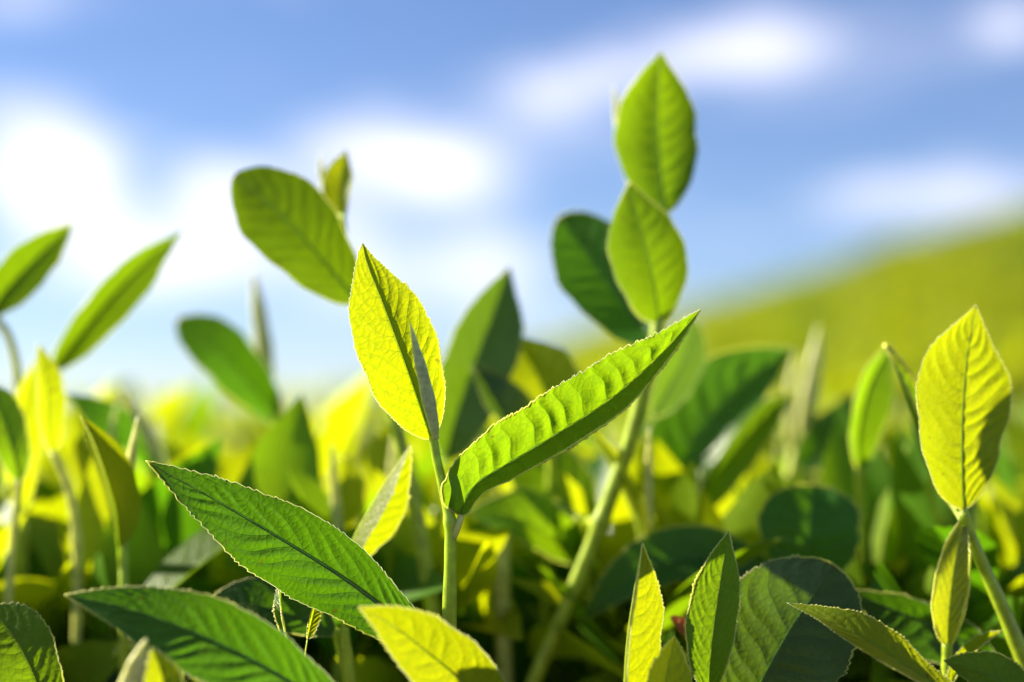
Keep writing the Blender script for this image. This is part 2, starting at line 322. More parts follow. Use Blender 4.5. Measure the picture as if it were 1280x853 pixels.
def soil_mat():
    m, t = mat_new('soil'); N = t.nodes.new; L = t.links.new
    o = N('ShaderNodeOutputMaterial'); p = N('ShaderNodeBsdfPrincipled'); n = N('ShaderNodeTexNoise'); n.inputs['Scale'].default_value = 14; n.inputs['Detail'].default_value = 8
    tcn = N('ShaderNodeTexCoord'); L(tcn.outputs['Object'], n.inputs['Vector'])
    r = N('ShaderNodeValToRGB'); r.color_ramp.elements[0].color = (0.05, 0.035, 0.02, 1); r.color_ramp.elements[1].color = (0.12, 0.085, 0.05, 1); L(n.outputs[0], r.inputs[0]); L(r.outputs[0], p.inputs['Base Color'])
    p.inputs['Roughness'].default_value = 0.95; b = N('ShaderNodeBump'); b.inputs['Distance'].default_value = 0.03; L(n.outputs[0], b.inputs['Height']); L(b.outputs[0], p.inputs['Normal']); L(p.outputs[0], o.inputs[0]); return m
def hill_mat():
    m, t = mat_new('tea_hillside'); N = t.nodes.new; L = t.links.new
    o = N('ShaderNodeOutputMaterial'); p = N('ShaderNodeBsdfPrincipled'); tcn = N('ShaderNodeTexCoord')
    n = N('ShaderNodeTexNoise'); n.inputs['Scale'].default_value = 1.2; n.inputs['Detail'].default_value = 8; L(tcn.outputs['Object'], n.inputs['Vector'])
    n2 = N('ShaderNodeTexNoise'); n2.inputs['Scale'].default_value = 18; n2.inputs['Detail'].default_value = 4; L(tcn.outputs['Object'], n2.inputs['Vector'])
    ad = N('ShaderNodeMath'); ad.operation = 'MULTIPLY_ADD'; L(n2.outputs[0], ad.inputs[0]); ad.inputs[1].default_value = 0.5; L(n.outputs[0], ad.inputs[2])
    r = N('ShaderNodeValToRGB'); r.color_ramp.elements[0].position = 0.55; r.color_ramp.elements[1].position = 0.95
    r.color_ramp.elements[0].color = (0.09, 0.12, 0.006, 1); r.color_ramp.elements[1].color = (0.20, 0.22, 0.010, 1); L(ad.outputs[0], r.inputs[0]); L(r.outputs[0], p.inputs['Base Color'])
    p.inputs['Roughness'].default_value = 0.8; p.inputs['Specular IOR Level'].default_value = 0.1
    b = N('ShaderNodeBump'); b.inputs['Distance'].default_value = 0.06; L(n2.outputs[0], b.inputs['Height']); L(b.outputs[0], p.inputs['Normal'])
    L(p.outputs[0], o.inputs[0]); return m
ys = np.concatenate([np.linspace(-3, 2, 8), np.linspace(2.6, 40, 60), np.geomspace(42, 3000, 40)])
grid_sheet('ground', np.concatenate([[-40, -10], ys]), lambda y: np.linspace(-1, 1, 121) ** 3 * (30 + max(y, 0) * 1.5) + np.linspace(-1, 1, 121) * 2, lambda x, y: canopy_z(x, y) - 0.86, soil_mat())['kind'] = 'structure'
hill = grid_sheet('hill', np.concatenate([np.linspace(3.4, 40, 140), np.geomspace(41, 2500, 60)]), lambda y: np.linspace(-1, 1, 161) * (4 + y * 0.9), lambda x, y: canopy_z(x, y) - 0.16 + 0.16 * hill_row(x, y), hill_mat())
hill['kind'] = 'structure'

# far tea foliage: folded leaves all over the hillside, far too many to count
def leaf_cloud(name, cen, size, up_bias, mat, ncell=1, spread=1.0):
    n = len(cen); az = rng.uniform(0, 2 * math.pi, n); el = np.arcsin(np.clip(rng.normal(up_bias, 0.35, n), -0.6, 0.98))
    T = np.stack([np.cos(az) * np.cos(el), np.sin(az) * np.cos(el), np.sin(el)], 1)
    rv = unit(rng.normal(size=(n, 3)) + np.array([0, 0, 0.8])); B = unit(np.cross(T, rv)); Nn = np.cross(B, T)
    prof = [(0.0, 0.0), (0.25, 0.8), (0.5, 1.0), (0.78, 0.62), (1.0, 0.0)]
    rows = []
    for v, wv in prof:
        c = cen + T * (size * v)[:, None] + Nn * (size * (-0.25) * v * v)[:, None]
        hw = (size * 0.21 * wv)[:, None]
        rows.append((c - B * hw + Nn * hw * 0.35, c, c + B * hw + Nn * hw * 0.35))
    vs = np.stack([x for r in rows for x in r], 1)      # n,15,3
    f = []
    for r in range(4):
        for s in range(2): f.append([r * 3 + s, r * 3 + s + 1, r * 3 + s + 4, r * 3 + s + 3])
    F = (np.array(f)[None] + (np.arange(n) * 15)[:, None, None]).reshape(-1, 4)
    uv = np.array([[v * 6, s] for v, _ in prof for s in (-1, 0, 1)])
    return link(name, vs.reshape(-1, 3), F, mat, uv=np.tile(uv, (n, 1)))
n = 80000
yy = 3.2 + 36 * rng.random(n) ** 1.5; xx = (rng.random(n) - 0.5) * (0.86 * yy + 1.0) + 0.04 * yy
row = hill_row(xx, yy); keep = rng.random(n) < 0.5 + 0.6 * row
xx, yy, row = xx[keep], yy[keep], row[keep]; szf = rng.uniform(0.06, 0.12, len(xx)) * (1 + yy * 0.02)
zz = canopy_z(xx, yy) - 0.13 + 0.16 * row + rng.uniform(-0.05, 0.06, len(xx))
tf = leaf_cloud('tea_field', np.stack([xx, yy, zz], 1), szf, 0.45, M_YOUNG)
for m in (M_MID, M_OLD): tf.data.materials.append(m)
hp = np.sin(xx * 2.1 + 2 * np.sin(yy * 0.3)) * np.sin(yy * 0.75 + xx * 0.3) * 1.1 + row * 0.7 + rng.normal(0, 0.45, len(xx))
tf.data.polygons.foreach_set('material_index', np.repeat(np.where(hp > -0.3, 0, np.where(hp > -0.8, 1, 2)), 8).astype(np.int32))
tag(tf, 'yellow-green tea foliage covering the hillside behind the bush', 'tea field', kind='stuff')

# ------------------------------------------------------------------ the bush round the camera: older foliage below the shoots
def bush_cloud():
    n = 15000
    d = 0.50 + 3.4 * rng.random(n) ** 1.9; a = (rng.random(n) - 0.5) * 1.1
    x = a * d; y = d
    depth = rng.random(n) ** 0.9
    z = canopy_z(x, y) + 0.004 - 0.16 * depth - 0.02 * np.clip((0.7 - d) / 0.2, 0, 1)
    cen = np.stack([x, y, z], 1); sz = rng.uniform(0.04, 0.07, n)
    o = leaf_cloud('bush_foliage', cen, sz, np.where(depth < .35, 0.6, 0.2), M_OLD)
    for m in (M_MID, M_YOUNG): o.data.materials.append(m)
    pick = np.where(depth < 0.35, rng.choice(3, n, p=[.14, .30, .56]), rng.choice(3, n, p=[.45, .28, .27]))
    o.data.polygons.foreach_set('material_index', np.repeat(pick, 8).astype(np.int32))
    tag(o, 'dark green older leaves crowding the tea bush below the shoots', 'tea foliage', kind='stuff')
bush_cloud()

# ------------------------------------------------------------------ hero shoot: upright leaf, bud, arching leaf, long dark leaf
A = shoot((566, 960, .402), 'sharp slender tea shoot with upright yellow leaf, grey bud and long arching serrated leaf')
stemp(A, [(566, 960, .402), (562, 790, .400), (563, 690, .399), (562, 650, .399), (553, 605, .400), (546, 575, .400), (541, 545, .400)], [22, 21, 20, 18, 15, 13, 11], n=120, nodes=(.74,))
leafp(A, [(539, 550, .4000), (524, 505, .3980), (503, 445, .3955), (478, 378, .3940), (459, 330, .3935), (453, 304, .3935)], 54, 48, (.20, .0, .98), fold=(4, 34), curl=(6, -42), ab=(.66, 1.05),
      mat=M_YOUNG, hi=2, nv=11, vk=.10, quilt=.0007, teeth=44, tooth=.00032, petiole=[(549, 580, .4003), (543, 562, .4003), (539, 549, .4005)], phase=.5)
budp(A, [(545, 548, .3985), (541, 525, .3950), (530, 475, .3910), (520, 435, .3890), (513, 404, .3880)], 17, mat=M_BUD)
leafp(A, [(577, 645, .399), (584, 622, .400), (600, 602, .402), (632, 582, .405), (690, 547, .407), (765, 498, .407), (828, 441, .407), (876, 387, .407)], 56, 44, (.20, -.10, .95), fold=(2, 68), curl=(14, 16), ab=(.30, .62), rims=(1.1, 1.5),
      mat=M_MID, hi=2, nv=15, vk=-.05, quilt=.0034, teeth=50, tooth=.0006, margin=.00019, petiole=[(563, 676, .399), (571, 660, .3985), (577, 644, .399)], pmat=M_PALE, phase=1.2)
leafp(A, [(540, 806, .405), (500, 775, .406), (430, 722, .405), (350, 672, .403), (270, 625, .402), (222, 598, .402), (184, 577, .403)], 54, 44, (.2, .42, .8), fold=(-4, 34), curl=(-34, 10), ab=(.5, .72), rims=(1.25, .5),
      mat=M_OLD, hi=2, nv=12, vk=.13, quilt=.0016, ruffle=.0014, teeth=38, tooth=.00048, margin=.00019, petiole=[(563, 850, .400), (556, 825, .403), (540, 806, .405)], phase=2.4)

# front edge of the bush
F = shoot((660, 960, .382), 'yellow-green serrated leaf rising in front of the sharp slender shoot\'s stem')
leafp(F, [(640, 905, .380), (590, 862, .377), (540, 820, .373), (490, 782, .369), (449, 759, .366)], 38, 48, (.1, .1, .95), fold=(10, 14), curl=(0, 8), ab=(.55, .7), mat=M_YOUNG, hi=2, teeth=40, tooth=.0004, nv=10, quilt=.0006, petiole=[(658, 935, .382), (650, 918, .381), (640, 905, .380)])
stemp(F, [(660, 1060, .382), (660, 990, .382), (658, 930, .382)], [16, 15, 13])
C = shoot((440, 1000, .376), 'broad dark green leaf with pale margin below the long dark serrated leaf')
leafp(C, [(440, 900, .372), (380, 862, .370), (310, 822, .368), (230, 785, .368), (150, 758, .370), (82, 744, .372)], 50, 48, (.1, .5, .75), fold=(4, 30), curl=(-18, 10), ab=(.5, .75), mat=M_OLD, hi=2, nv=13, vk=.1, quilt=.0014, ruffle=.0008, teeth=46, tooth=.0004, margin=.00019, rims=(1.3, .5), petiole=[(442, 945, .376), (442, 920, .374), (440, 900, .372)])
stemp(C, [(440, 1060, .376), (440, 1000, .376), (442, 935, .376)], [16, 15, 13])
CB = shoot((165, 960, .352), 'pale rolled bud with a yellow leaf just opening, in front of the broad dark leaf')
budp(CB, [(150, 900, .352), (160, 860, .352), (172, 825, .352), (183, 798, .352)], 26, mat=M_PALEBUD)
leafp(CB, [(196, 930, .356), (206, 880, .357), (203, 845, .358), (190, 810, .359)], 30, 26, (.3, .1, 1), fold=(30, 30), ab=(.6, .7), mat=M_YOUNG, hi=1)
stemp(CB, [(170, 1040, .354), (166, 960, .353), (158, 895, .353)], [16, 14, 12])
Y = shoot((384, 960, .402), 'forked young stem holding two narrow stalks beneath the long dark leaf')
stemp(Y, [(384, 960, .402), (382, 880, .402), (380, 842, .402)], [20, 18, 17])
leafp(Y, [(358, 800, .404), (352, 762, .405), (351, 742, .409), (353, 722, .412)], 9, 10, (-.8, .1, .5), fold=(40, 30), ab=(.5, .8), mat=M_MID, hi=1, petiole=[(381, 850, .402), (370, 822, .403), (358, 800, .404)])
leafp(Y, [(384, 800, .405), (391, 770, .408), (396, 752, .411), (398, 738, .413)], 9, 9, (.6, .2, .6), fold=(35, 30), ab=(.5, .8), mat=M_YOUNG, hi=1, petiole=[(380, 850, .402), (380, 828, .403), (384, 800, .405)])
D = shoot((440, 960, .428), 'folded leaf with grey outer edge and glowing yellow half behind the long dark leaf')
leafp(D, [(428, 722, .428), (440, 680, .428), (466, 630, .428), (490, 590, .428), (513, 556, .428)], 34, 46, (.75, .15, .65), fold=(74, 8), curl=(8, 6), ab=(.55, .75), mat=M_YOUNG, hi=2, teeth=36, tooth=.0005, nv=10, petiole=[(430, 790, .43), (426, 750, .429), (428, 722, .428)])
stemp(D, [(446, 960, .43), (438, 850, .43), (430, 785, .43)], [15, 14, 12])

Ls = shoot((884, 960, .392), 'upright pointed green leaf with a sunlit yellow patch at its base')
leafp(Ls, [(886, 872, .390), (887, 830, .390), (893, 775, .391), (902, 715, .392), (911, 664, .392)], 34, 33, (-.12, .2, 1), fold=(12, 24), curl=(4, 14), ab=(.62, .80), mat=M_MID, hi=2, nv=11, vk=.12, quilt=.0007, teeth=40, tooth=.0003, margin=.00019, petiole=[(884, 920, .392), (884, 895, .391), (886, 872, .390)])
stemp(Ls, [(882, 1040, .393), (883, 960, .392), (884, 912, .392)], [16, 15, 13])
Ms = shoot((785, 960, .39), 'narrow upright bright yellow leaf with white lit margin beside the dark hollow')
leafp(Ms, [(784, 905, .388), (782, 860, .388), (785, 800, .388), (793, 740, .389), (803, 679, .390)], 34, 50, (.6, .1, .8), fold=(48, 6), curl=(10, 4), ab=(.5, .66), mat=M_YOUNG, hi=2, nv=10, quilt=.0004, teeth=38, tooth=.00028, margin=.0003, petiole=[(786, 945, .39), (785, 925, .389), (784, 905, .388)])
stemp(Ms, [(788, 1040, .391), (787, 980, .39), (786, 940, .39)], [15, 14, 12])
Ns = shoot((845, 980, .386), 'short yellow-green toothed leaf tip between two upright pointed leaves')
leafp(Ns, [(836, 935, .384), (830, 895, .383), (832, 850, .383), (843, 796, .384)], 27, 34, (.2, .2, 1), fold=(18, 22), ab=(.55, .66), mat=M_YOUNG, hi=2, nv=8, quilt=.0006, teeth=28, tooth=.0005, petiole=[(842, 965, .386), (840, 950, .385), (836, 935, .384)])
stemp(Ns, [(846, 1050, .387), (845, 1000, .386), (842, 960, .386)], [14, 13, 11])
O = shoot((930, 980, .422), 'broad dull dark green leaf with sky sheen and toothed edge near the hollow')
leafp(O, [(930, 900, .418), (952, 850, .416), (985, 790, .417), (1015, 745, .420), (1040, 705, .424)], 80, 84, (.05, .35, .9), fold=(4, 16), curl=(10, 6), ab=(.55, .55), mat=M_GREY, hi=2, nv=9, quilt=.0016, ruffle=.0012, teeth=36, tooth=.0006, petiole=[(925, 960, .421), (926, 930, .42), (930, 900, .418)])
stemp(O, [(926, 1050, .423), (926, 1000, .422), (925, 955, .421)], [17, 16, 13])
Pn = shoot((1260, 990, .393), 'narrow yellow leaf lying nearly edge-on, crossing the broad dull leaf')
leafp(Pn, [(1215, 885, .386), (1160, 852, .386), (1100, 812, .388), (1040, 777, .392), (984, 754, .398)], 30, 32, (-.2, .8, .5), fold=(26, 10), curl=(6, -8), ab=(.5, .7), mat=M_YOUNG, hi=2, nv=11, quilt=.0010, ruffle=.0006, teeth=42, tooth=.0004, petiole=[(1255, 930, .392), (1238, 905, .389), (1215, 885, .386)])
stemp(Pn, [(1270, 1050, .393), (1262, 990, .393), (1255, 925, .392)], [16, 15, 12])
Q = shoot((1262, 990, .446), 'dark green leaf with yellow margin spread level behind the broad dull leaf')
leafp(Q, [(1245, 830, .442), (1200, 798, .440), (1150, 775, .439), (1100, 755, .440), (1058, 737, .442)], 48, 26, (-.1, .5, .85), fold=(8, 50), ab=(.5, .7), mat=M_OLD, hi=1, nv=10, teeth=40, tooth=.0005, petiole=[(1262, 890, .446), (1258, 858, .444), (1245, 830, .442)])
stemp(Q, [(1264, 1050, .447), (1263, 960, .446), (1262, 880, .446)], [16, 15, 13])
Rr = shoot((1240, 990, .405), 'broad low leaf with a dry lit margin beside the rolled white-streaked leaf')
leafp(Rr, [(1300, 905, .402), (1272, 870, .403), (1230, 842, .404), (1180, 826, .405)], 40, 30, (-.2, .8, .6), fold=(10, 30), ab=(.5, .6), mat=M_MID, hi=1, teeth=26)
leafp(Rr, [(1185, 862, .418), (1200, 830, .419), (1225, 805, .420), (1252, 789, .420)], 12, 12, (-.3, .5, .7), fold=(50, 50), ab=(.5, .6), mat=M_YOUNG, hi=1, teeth=24)
stemp(Rr, [(1290, 1050, .405), (1296, 970, .403), (1300, 900, .402)], [16, 15, 13])

# shoot with the big oval leaf at the open side, and the rolled leaf beside it
J = shoot((1300, 960, .4260), 'tea shoot with one large oval yellow-green leaf on a leaning green stem')
stemp(J, [(1318, 960, .4280), (1288, 850, .4260), (1255, 765, .4250), (1228, 705, .4240), (1210, 660, .4230), (1204, 640, .4220)], [24, 23, 22, 19, 16, 13])
leafp(J, [(1205, 638, .4220), (1203, 590, .4210), (1203, 530, .4220), (1208, 455, .4240), (1220, 381, .4260)], 72, 70, (.36, .0, .93), fold=(-12, -8), curl=(30, 14), ab=(.62, .78), mat=M_YOUNG, hi=2, nv=12, vk=.08, quilt=.0015, ruffle=.0010, teeth=46, tooth=.0004, petiole=[(1210, 665, .4230), (1206, 650, .4220), (1205, 638, .4220)])
leafp(J, [(1184, 622, .4380), (1160, 575, .4400), (1135, 505, .4420), (1107, 433, .4440)], 14, 26, (.6, .1, .6), fold=(60, 20), ab=(.6, .7), mat=M_MID, hi=1, margin=.0007, petiole=[(1211, 668, .4240), (1198, 645, .4310), (1184, 622, .4380)])
K = shoot((1184, 960, .424), 'narrow rolled young leaf with white sheen streaks pointing up to the oval leaf')
stemp(K, [(1186, 960, .424), (1184, 860, .424), (1184, 805, .424)], [17, 16, 13])
leafp(K, [(1184, 808, .424), (1186, 770, .423), (1192, 715, .422), (1200, 672, .422), (1207, 642, .423)], 27, 24, (-.42, .2, .88), fold=(42, 18), curl=(20, 14), ab=(.55, .75), mat=M_SHEEN, hi=2, nv=10, quilt=.0008, ruffle=.0012, teeth=36, tooth=.0003, margin=.0004)

# tall shoot against the sky
G = shoot((640, 960, .4740), 'tallest tea shoot, two upright leaves one above the other against open sky')
stemp(G, [(628, 960, .4760), (668, 850, .4740), (705, 765, .4720), (748, 660, .4700), (788, 550, .4680), (808, 470, .4670), (822, 405, .4670), (826, 330, .4720), (830, 262, .4760)], [20, 19, 19, 19, 20, 20, 17, 13, 10], n=120, nodes=(.45,))
leafp(G, [(831, 268, .4760), (824, 220, .4770), (820, 160, .4780), (822, 105, .4770), (827, 65, .4750)], 54, 54, (.15, .05, 1), fold=(-24, -20), curl=(52, 52), ab=(.55, .72), mat=M_OLIVE, hi=1, nv=10, quilt=.0010, teeth=40, tooth=.0003, petiole=[(829, 300, .4740), (831, 282, .4750), (831, 268, .4760)])
budp(G, [(800, 262, .4860), (785, 210, .4880), (774, 160, .4880), (767, 106, .4880)], 14, mat=M_PALEBUD)
leafp(G, [(824, 404, .4660), (818, 365, .4620), (806, 310, .4600), (794, 265, .4610), (787, 228, .4630)], 48, 50, (.25, .0, 1), fold=(-18, -14), curl=(42, 40), ab=(.55, .78), mat=M_OLIVE, hi=1, nv=9, quilt=.0007, teeth=40, tooth=.0003, petiole=[(822, 425, .4670), (823, 415, .4665), (824, 404, .4660)])
leafp(G, [(822, 430, .4760), (790, 395, .4840), (755, 345, .4900), (722, 300, .4940), (699, 272, .4960)], 52, 54, (-.3, .2, .9), fold=(20, 16), ab=(.5, .4940), mat=M_OLD, hi=1, nv=9, quilt=.001, teeth=36, petiole=[(816, 452, .4690), (822, 440, .4720), (822, 430, .4760)])
leafp(G, [(815, 520, .4940), (838, 480, .5000), (856, 445, .5040), (868, 400, .5080)], 34, 30, (.5, .0, .8), fold=(10, 10), ab=(.5, .5), mat=M_GREY, hi=1, petiole=[(796, 545, .4700), (805, 535, .4820), (815, 520, .4940)])
stub = stemp(G, [(750, 655, .4710), (725, 648, .4840), (690, 628, .4940)], [12, 11, 9], name='stalk', n=16)

E = shoot((560, 960, .468), 'tea shoot carrying one broad leaf tilted outward and a small leaf against the clouds')
stemp(E, [(568, 960, .470), (545, 790, .470), (522, 650, .470), (492, 520, .470), (462, 425, .470), (446, 378, .470), (432, 310, .474), (428, 268, .476)], [22, 22, 22, 20, 18, 15, 11, 8], n=110)
leafp(E, [(447, 378, .470), (425, 352, .468), (385, 305, .466), (340, 258, .466), (293, 219, .468)], 54, 54, (.15, .1, 1), fold=(-24, 6), curl=(52, 18), ab=(.52, .5), mat=M_OLIVE, hi=1, nv=9, quilt=.0008, teeth=40, tooth=.0002, petiole=[(452, 398, .470), (450, 388, .470), (447, 378, .470)])
leafp(E, [(428, 278, .478), (424, 250, .480), (427, 220, .482), (433, 188, .482)], 22, 20, (-.3, .1, .9), fold=(20, 20), ab=(.6, .7), mat=M_YOUNG, hi=1, teeth=26)
budp(E, [(418, 270, .484), (408, 240, .486), (402, 215, .486), (400, 190, .486)], 11, mat=M_PALEBUD)

Hs = shoot((530, 960, .506), 'dusky grey-green leaf with a paler folded half behind the upright yellow leaf')
leafp(Hs, [(556, 575, .504), (568, 530, .502), (588, 470, .502), (612, 405, .504), (636, 334, .508)], 42, 54, (.25, .15, .9), fold=(8, 40), curl=(8, 0), ab=(.55, .66), mat=M_GREY, hi=1, nv=8, quilt=.0012, teeth=36, petiole=[(548, 640, .506), (551, 605, .505), (556, 575, .504)])
stemp(Hs, [(536, 960, .49), (540, 800, .508), (548, 635, .506)], [20, 19, 16])
H2 = shoot((640, 960, .50), 'bright yellow cupped leaf behind the arching serrated leaf')
leafp(H2, [(690, 570, .500), (690, 520, .50), (672, 470, .502), (640, 420, .506)], 46, 50, (.0, .2, 1), fold=(20, 24), ab=(.5, .6), mat=M_YOUNG, hi=1, teeth=30)
leafp(H2, [(690, 570, .500), (660, 540, .496), (625, 500, .494), (590, 455, .496)], 30, 30, (.3, .4, .7), fold=(20, 24), ab=(.5, .6), mat=M_GREY, hi=1, teeth=30)
stemp(H2, [(690, 960, .51), (684, 760, .505), (690, 565, .50)], [18, 17, 13])

# dark drooping pair behind the arching leaf's tip
I = shoot((850, 960, .5250), 'two large dark leaves drooping from one stem in front of the hillside')
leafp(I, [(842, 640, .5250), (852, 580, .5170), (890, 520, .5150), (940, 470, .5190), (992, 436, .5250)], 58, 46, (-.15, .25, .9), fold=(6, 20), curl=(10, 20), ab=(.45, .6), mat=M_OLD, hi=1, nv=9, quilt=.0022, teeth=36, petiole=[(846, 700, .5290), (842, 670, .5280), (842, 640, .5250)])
leafp(I, [(852, 655, .5210), (880, 612, .5150), (920, 560, .5130), (960, 515, .5150), (992, 488, .5190)], 22, 34, (.2, .5, .7), fold=(14, 30), ab=(.45, .6), mat=M_MID, hi=1, nv=9, quilt=.001, teeth=36, petiole=[(847, 705, .5290), (847, 680, .5260), (852, 655, .5210)])
stemp(I, [(852, 960, .5350), (848, 820, .5320), (846, 695, .5290)], [20, 19, 17], mat=M_PALE)
Tt = shoot((1010, 960, .476), 'rounded dark leaf shaded at the middle with a lit lower rim')
leafp(Tt, [(1010, 735, .473), (1010, 700, .471), (1012, 655, .471), (1016, 606, .475)], 62, 64, (.0, .35, .9), fold=(8, 14), curl=(0, 20), ab=(.42, .34), mat=M_OLD, hi=1, nv=7, teeth=28)
stemp(Tt, [(1010, 960, .5010), (1010, 850, .476), (1010, 732, .473)], [17, 16, 13])
U1 = shoot((1090, 960, .50), 'slim dull leaf with pale outer edge standing before the oval leaf')
leafp(U1, [(1075, 590, .500), (1072, 545, .498), (1085, 485, .498), (1112, 430, .502)], 26, 34, (.25, .1, .9), fold=(40, 14), ab=(.5, .6), mat=M_MID, hi=1, teeth=30)
stemp(U1, [(1092, 960, .505), (1080, 780, .503), (1074, 585, .50)], [14, 13, 11])

# shaded and sunlit shoots toward the clouds
S = shoot((-20, 960, .51), 'tea shoot with two long upswept leaves spreading wide beside the bright cloud')
stemp(S, [(30, 960, .515), (28, 700, .512), (26, 520, .510), (14, 430, .508), (-12, 390, .506)], [13, 13, 13, 13, 10], mat=M_PALE)
leafp(S, [(-14, 394, .506), (8, 362, .504), (48, 320, .504), (92, 279, .506)], 28, 30, (.35, .1, .9), fold=(20, 20), ab=(.5, .8), mat=M_OLIVE, hi=1, teeth=34)
leafp(S, [(66, 462, .512), (95, 425, .508), (140, 370, .506), (185, 325, .508), (229, 288, .512)], 22, 30, (.45, .1, .85), fold=(18, 14), ab=(.55, .75), mat=M_OLIVE, hi=1, teeth=36, petiole=[(27, 520, .510), (45, 490, .512), (66, 462, .512)])
leafp(S, [(28, 640, .507), (22, 590, .500), (28, 525, .498), (42, 450, .50)], 20, 26, (.6, .1, .8), fold=(10, 14), ab=(.55, .75), mat=M_YOUNG, hi=1, teeth=30)
S3 = shoot((355, 960, .545), 'dark leaf reaching out beside a tall pale bud against the cloud')
stemp(S3, [(362, 960, .55), (352, 720, .546), (347, 530, .545), (335, 480, .545)], [16, 16, 16, 14])
leafp(S3, [(347, 528, .545), (320, 490, .542), (275, 440, .540), (222, 400, .542)], 32, 36, (.0, .2, 1), fold=(14, 16), ab=(.5, .5), mat=M_OLD, hi=1, teeth=34)
budp(S3, [(337, 490, .545), (332, 450, .545), (325, 400, .546), (316, 336, .548)], 22, mat=M_PALEBUD)
S4 = shoot((215, 960, .52), 'dark slanting leaf and small pale bud above the long dark leaf\'s tip')
stemp(S4, [(225, 960, .525), (215, 760, .522), (205, 600, .52)], [16, 15, 13])
leafp(S4, [(205, 600, .52), (175, 560, .516), (130, 525, .514), (84, 492, .516)], 20, 26, (.0, .5, .8), fold=(20, 20), ab=(.5, .6), mat=M_OLD, hi=1, teeth=30)
budp(S4, [(206, 602, .518), (192, 560, .516), (172, 520, .515), (152, 486, .515)], 18, mat=M_PALEBUD)
S5 = shoot((165, 960, .56), 'broad glowing yellow leaf hanging among pale upright stems')
leafp(S5, [(160, 720, .558), (158, 660, .553), (165, 610, .552), (178, 556, .556)], 48, 50, (.2, .0, 1), fold=(16, 16), ab=(.45, .5), mat=M_YOUNG, hi=1, teeth=30)
stemp(S5, [(168, 960, .56), (164, 830, .56), (160, 715, .558)], [14, 14, 12])
S6 = shoot((95, 960, .48), 'pale sunlit bare stem with a bent yellow leaf at its top')
stemp(S6, [(92, 960, .482), (95, 830, .480), (97, 700, .479), (88, 620, .478), (66, 565, .478)], [13, 13, 13, 12, 10], mat=M_PALE, nodes=(.72,))
leafp(S6, [(66, 567, .478), (60, 530, .476), (58, 480, .478), (48, 430, .482)], 14, 22, (.6, .0, .7), fold=(14, 14), ab=(.5, .7), mat=M_YOUNG, hi=1, teeth=30)
S7 = shoot((10, 960, .47), 'thin pale stem topped by a dim green leaf at the end of the row')
stemp(S7, [(4, 960, .472), (10, 760, .47), (20, 640, .47), (24, 600, .47)], [12, 12, 11, 9], mat=M_PALE)
leafp(S7, [(24, 602, .47), (14, 560, .47), (-4, 510, .474), (-30, 470, .478)], 20, 26, (.2, .2, .9), fold=(14, 14), ab=(.5, .7), mat=M_MID, hi=1, teeth=30)
S8 = shoot((10, 990, .40), 'rounded green leaf with a sunlit yellow half below the thin pale stem')
leafp(S8, [(60, 900, .415), (48, 860, .413), (25, 810, .414), (-10, 760, .418)], 44, 44, (.0, .3, .9), fold=(12, 18), ab=(.45, .45), mat=M_MID, hi=1, teeth=28)
stemp(S8, [(66, 1040, .418), (64, 970, .417), (60, 895, .415)], [15, 14, 12])
Dd = shoot((868, 960, .43), 'small withered orange scrap of leaf caught in the dark hollow')
leafp(Dd, [(868, 808, .43), (858, 795, .43), (848, 782, .431), (838, 772, .432)], 10, 12, (.2, .3, .9), fold=(30, 20), curl=(40, 30), ab=(.5, .5), mat=M_DEAD, hi=1, teeth=20, rim=False)
stemp(Dd, [(884, 960, .435), (880, 860, .432), (868, 806, .43)], [8, 7, 5], mat=M_WOOD)

W1 = shoot((985, 960, .4800), 'long dark leaf arching over the hollow behind the upright yellow blade')
leafp(W1, [(975, 760, .4750), (930, 712, .4710), (860, 698, .4680), (790, 722, .4680), (728, 775, .4710)], 34, 40, (.1, .6, .75), fold=(14, 20), ab=(.5, .6), mat=M_OLD, hi=1, nv=10, teeth=40)
stemp(W1, [(990, 960, .4810), (988, 860, .4790), (975, 758, .4750)], [17, 16, 13])
W2 = shoot((700, 960, .5000), 'pair of broad light green leaves spreading just below the arching serrated leaf')
leafp(W2, [(735, 700, .4980), (715, 655, .5000), (690, 605, .5040), (640, 548, .5100)], 50, 46, (.3, .1, .9), fold=(14, 18), ab=(.5, .6), mat=M_MID, hi=1, nv=8, teeth=30)
leafp(W2, [(735, 700, .4980), (700, 680, .4920), (650, 650, .4900), (585, 640, .4920)], 30, 40, (.1, .5, .8), fold=(14, 22), ab=(.5, .6), mat=M_MID, hi=1, nv=8, teeth=30)
stemp(W2, [(745, 960, .5020), (742, 820, .5000), (735, 698, .4980)], [17, 16, 13])
W3 = shoot((640, 980, .5000), 'deep green puckered leaf in the shade beneath the broad light green pair')
leafp(W3, [(700, 860, .5020), (672, 800, .5080), (640, 745, .5070), (612, 690, .5000)], 52, 52, (-.3, .4, .8), fold=(10, 16), ab=(.5, .5), mat=M_OLD, hi=1, nv=8, quilt=.002, teeth=30)
stemp(W3, [(706, 1000, .5060), (704, 930, .5040), (700, 856, .5020)], [17, 16, 13])
W4 = shoot((420, 960, .50), 'small glowing yellow leaf pair above the long dark serrated leaf')
leafp(W4, [(412, 690, .50), (420, 655, .498), (428, 615, .498), (432, 570, .50)], 26, 28, (.3, .0, .9), fold=(14, 18), ab=(.5, .5), mat=M_YOUNG, hi=1, teeth=26)
leafp(W4, [(412, 690, .50), (385, 660, .502), (350, 625, .506), (310, 590, .51)], 22, 26, (.1, .4, .8), fold=(14, 18), ab=(.5, .6), mat=M_YOUNG, hi=1, teeth=26)
stemp(W4, [(412, 960, .505), (410, 820, .503), (412, 688, .50)], [14, 14, 11])
W5 = shoot((285, 960, .44), 'green leaf lying low between the two long dark leaves')
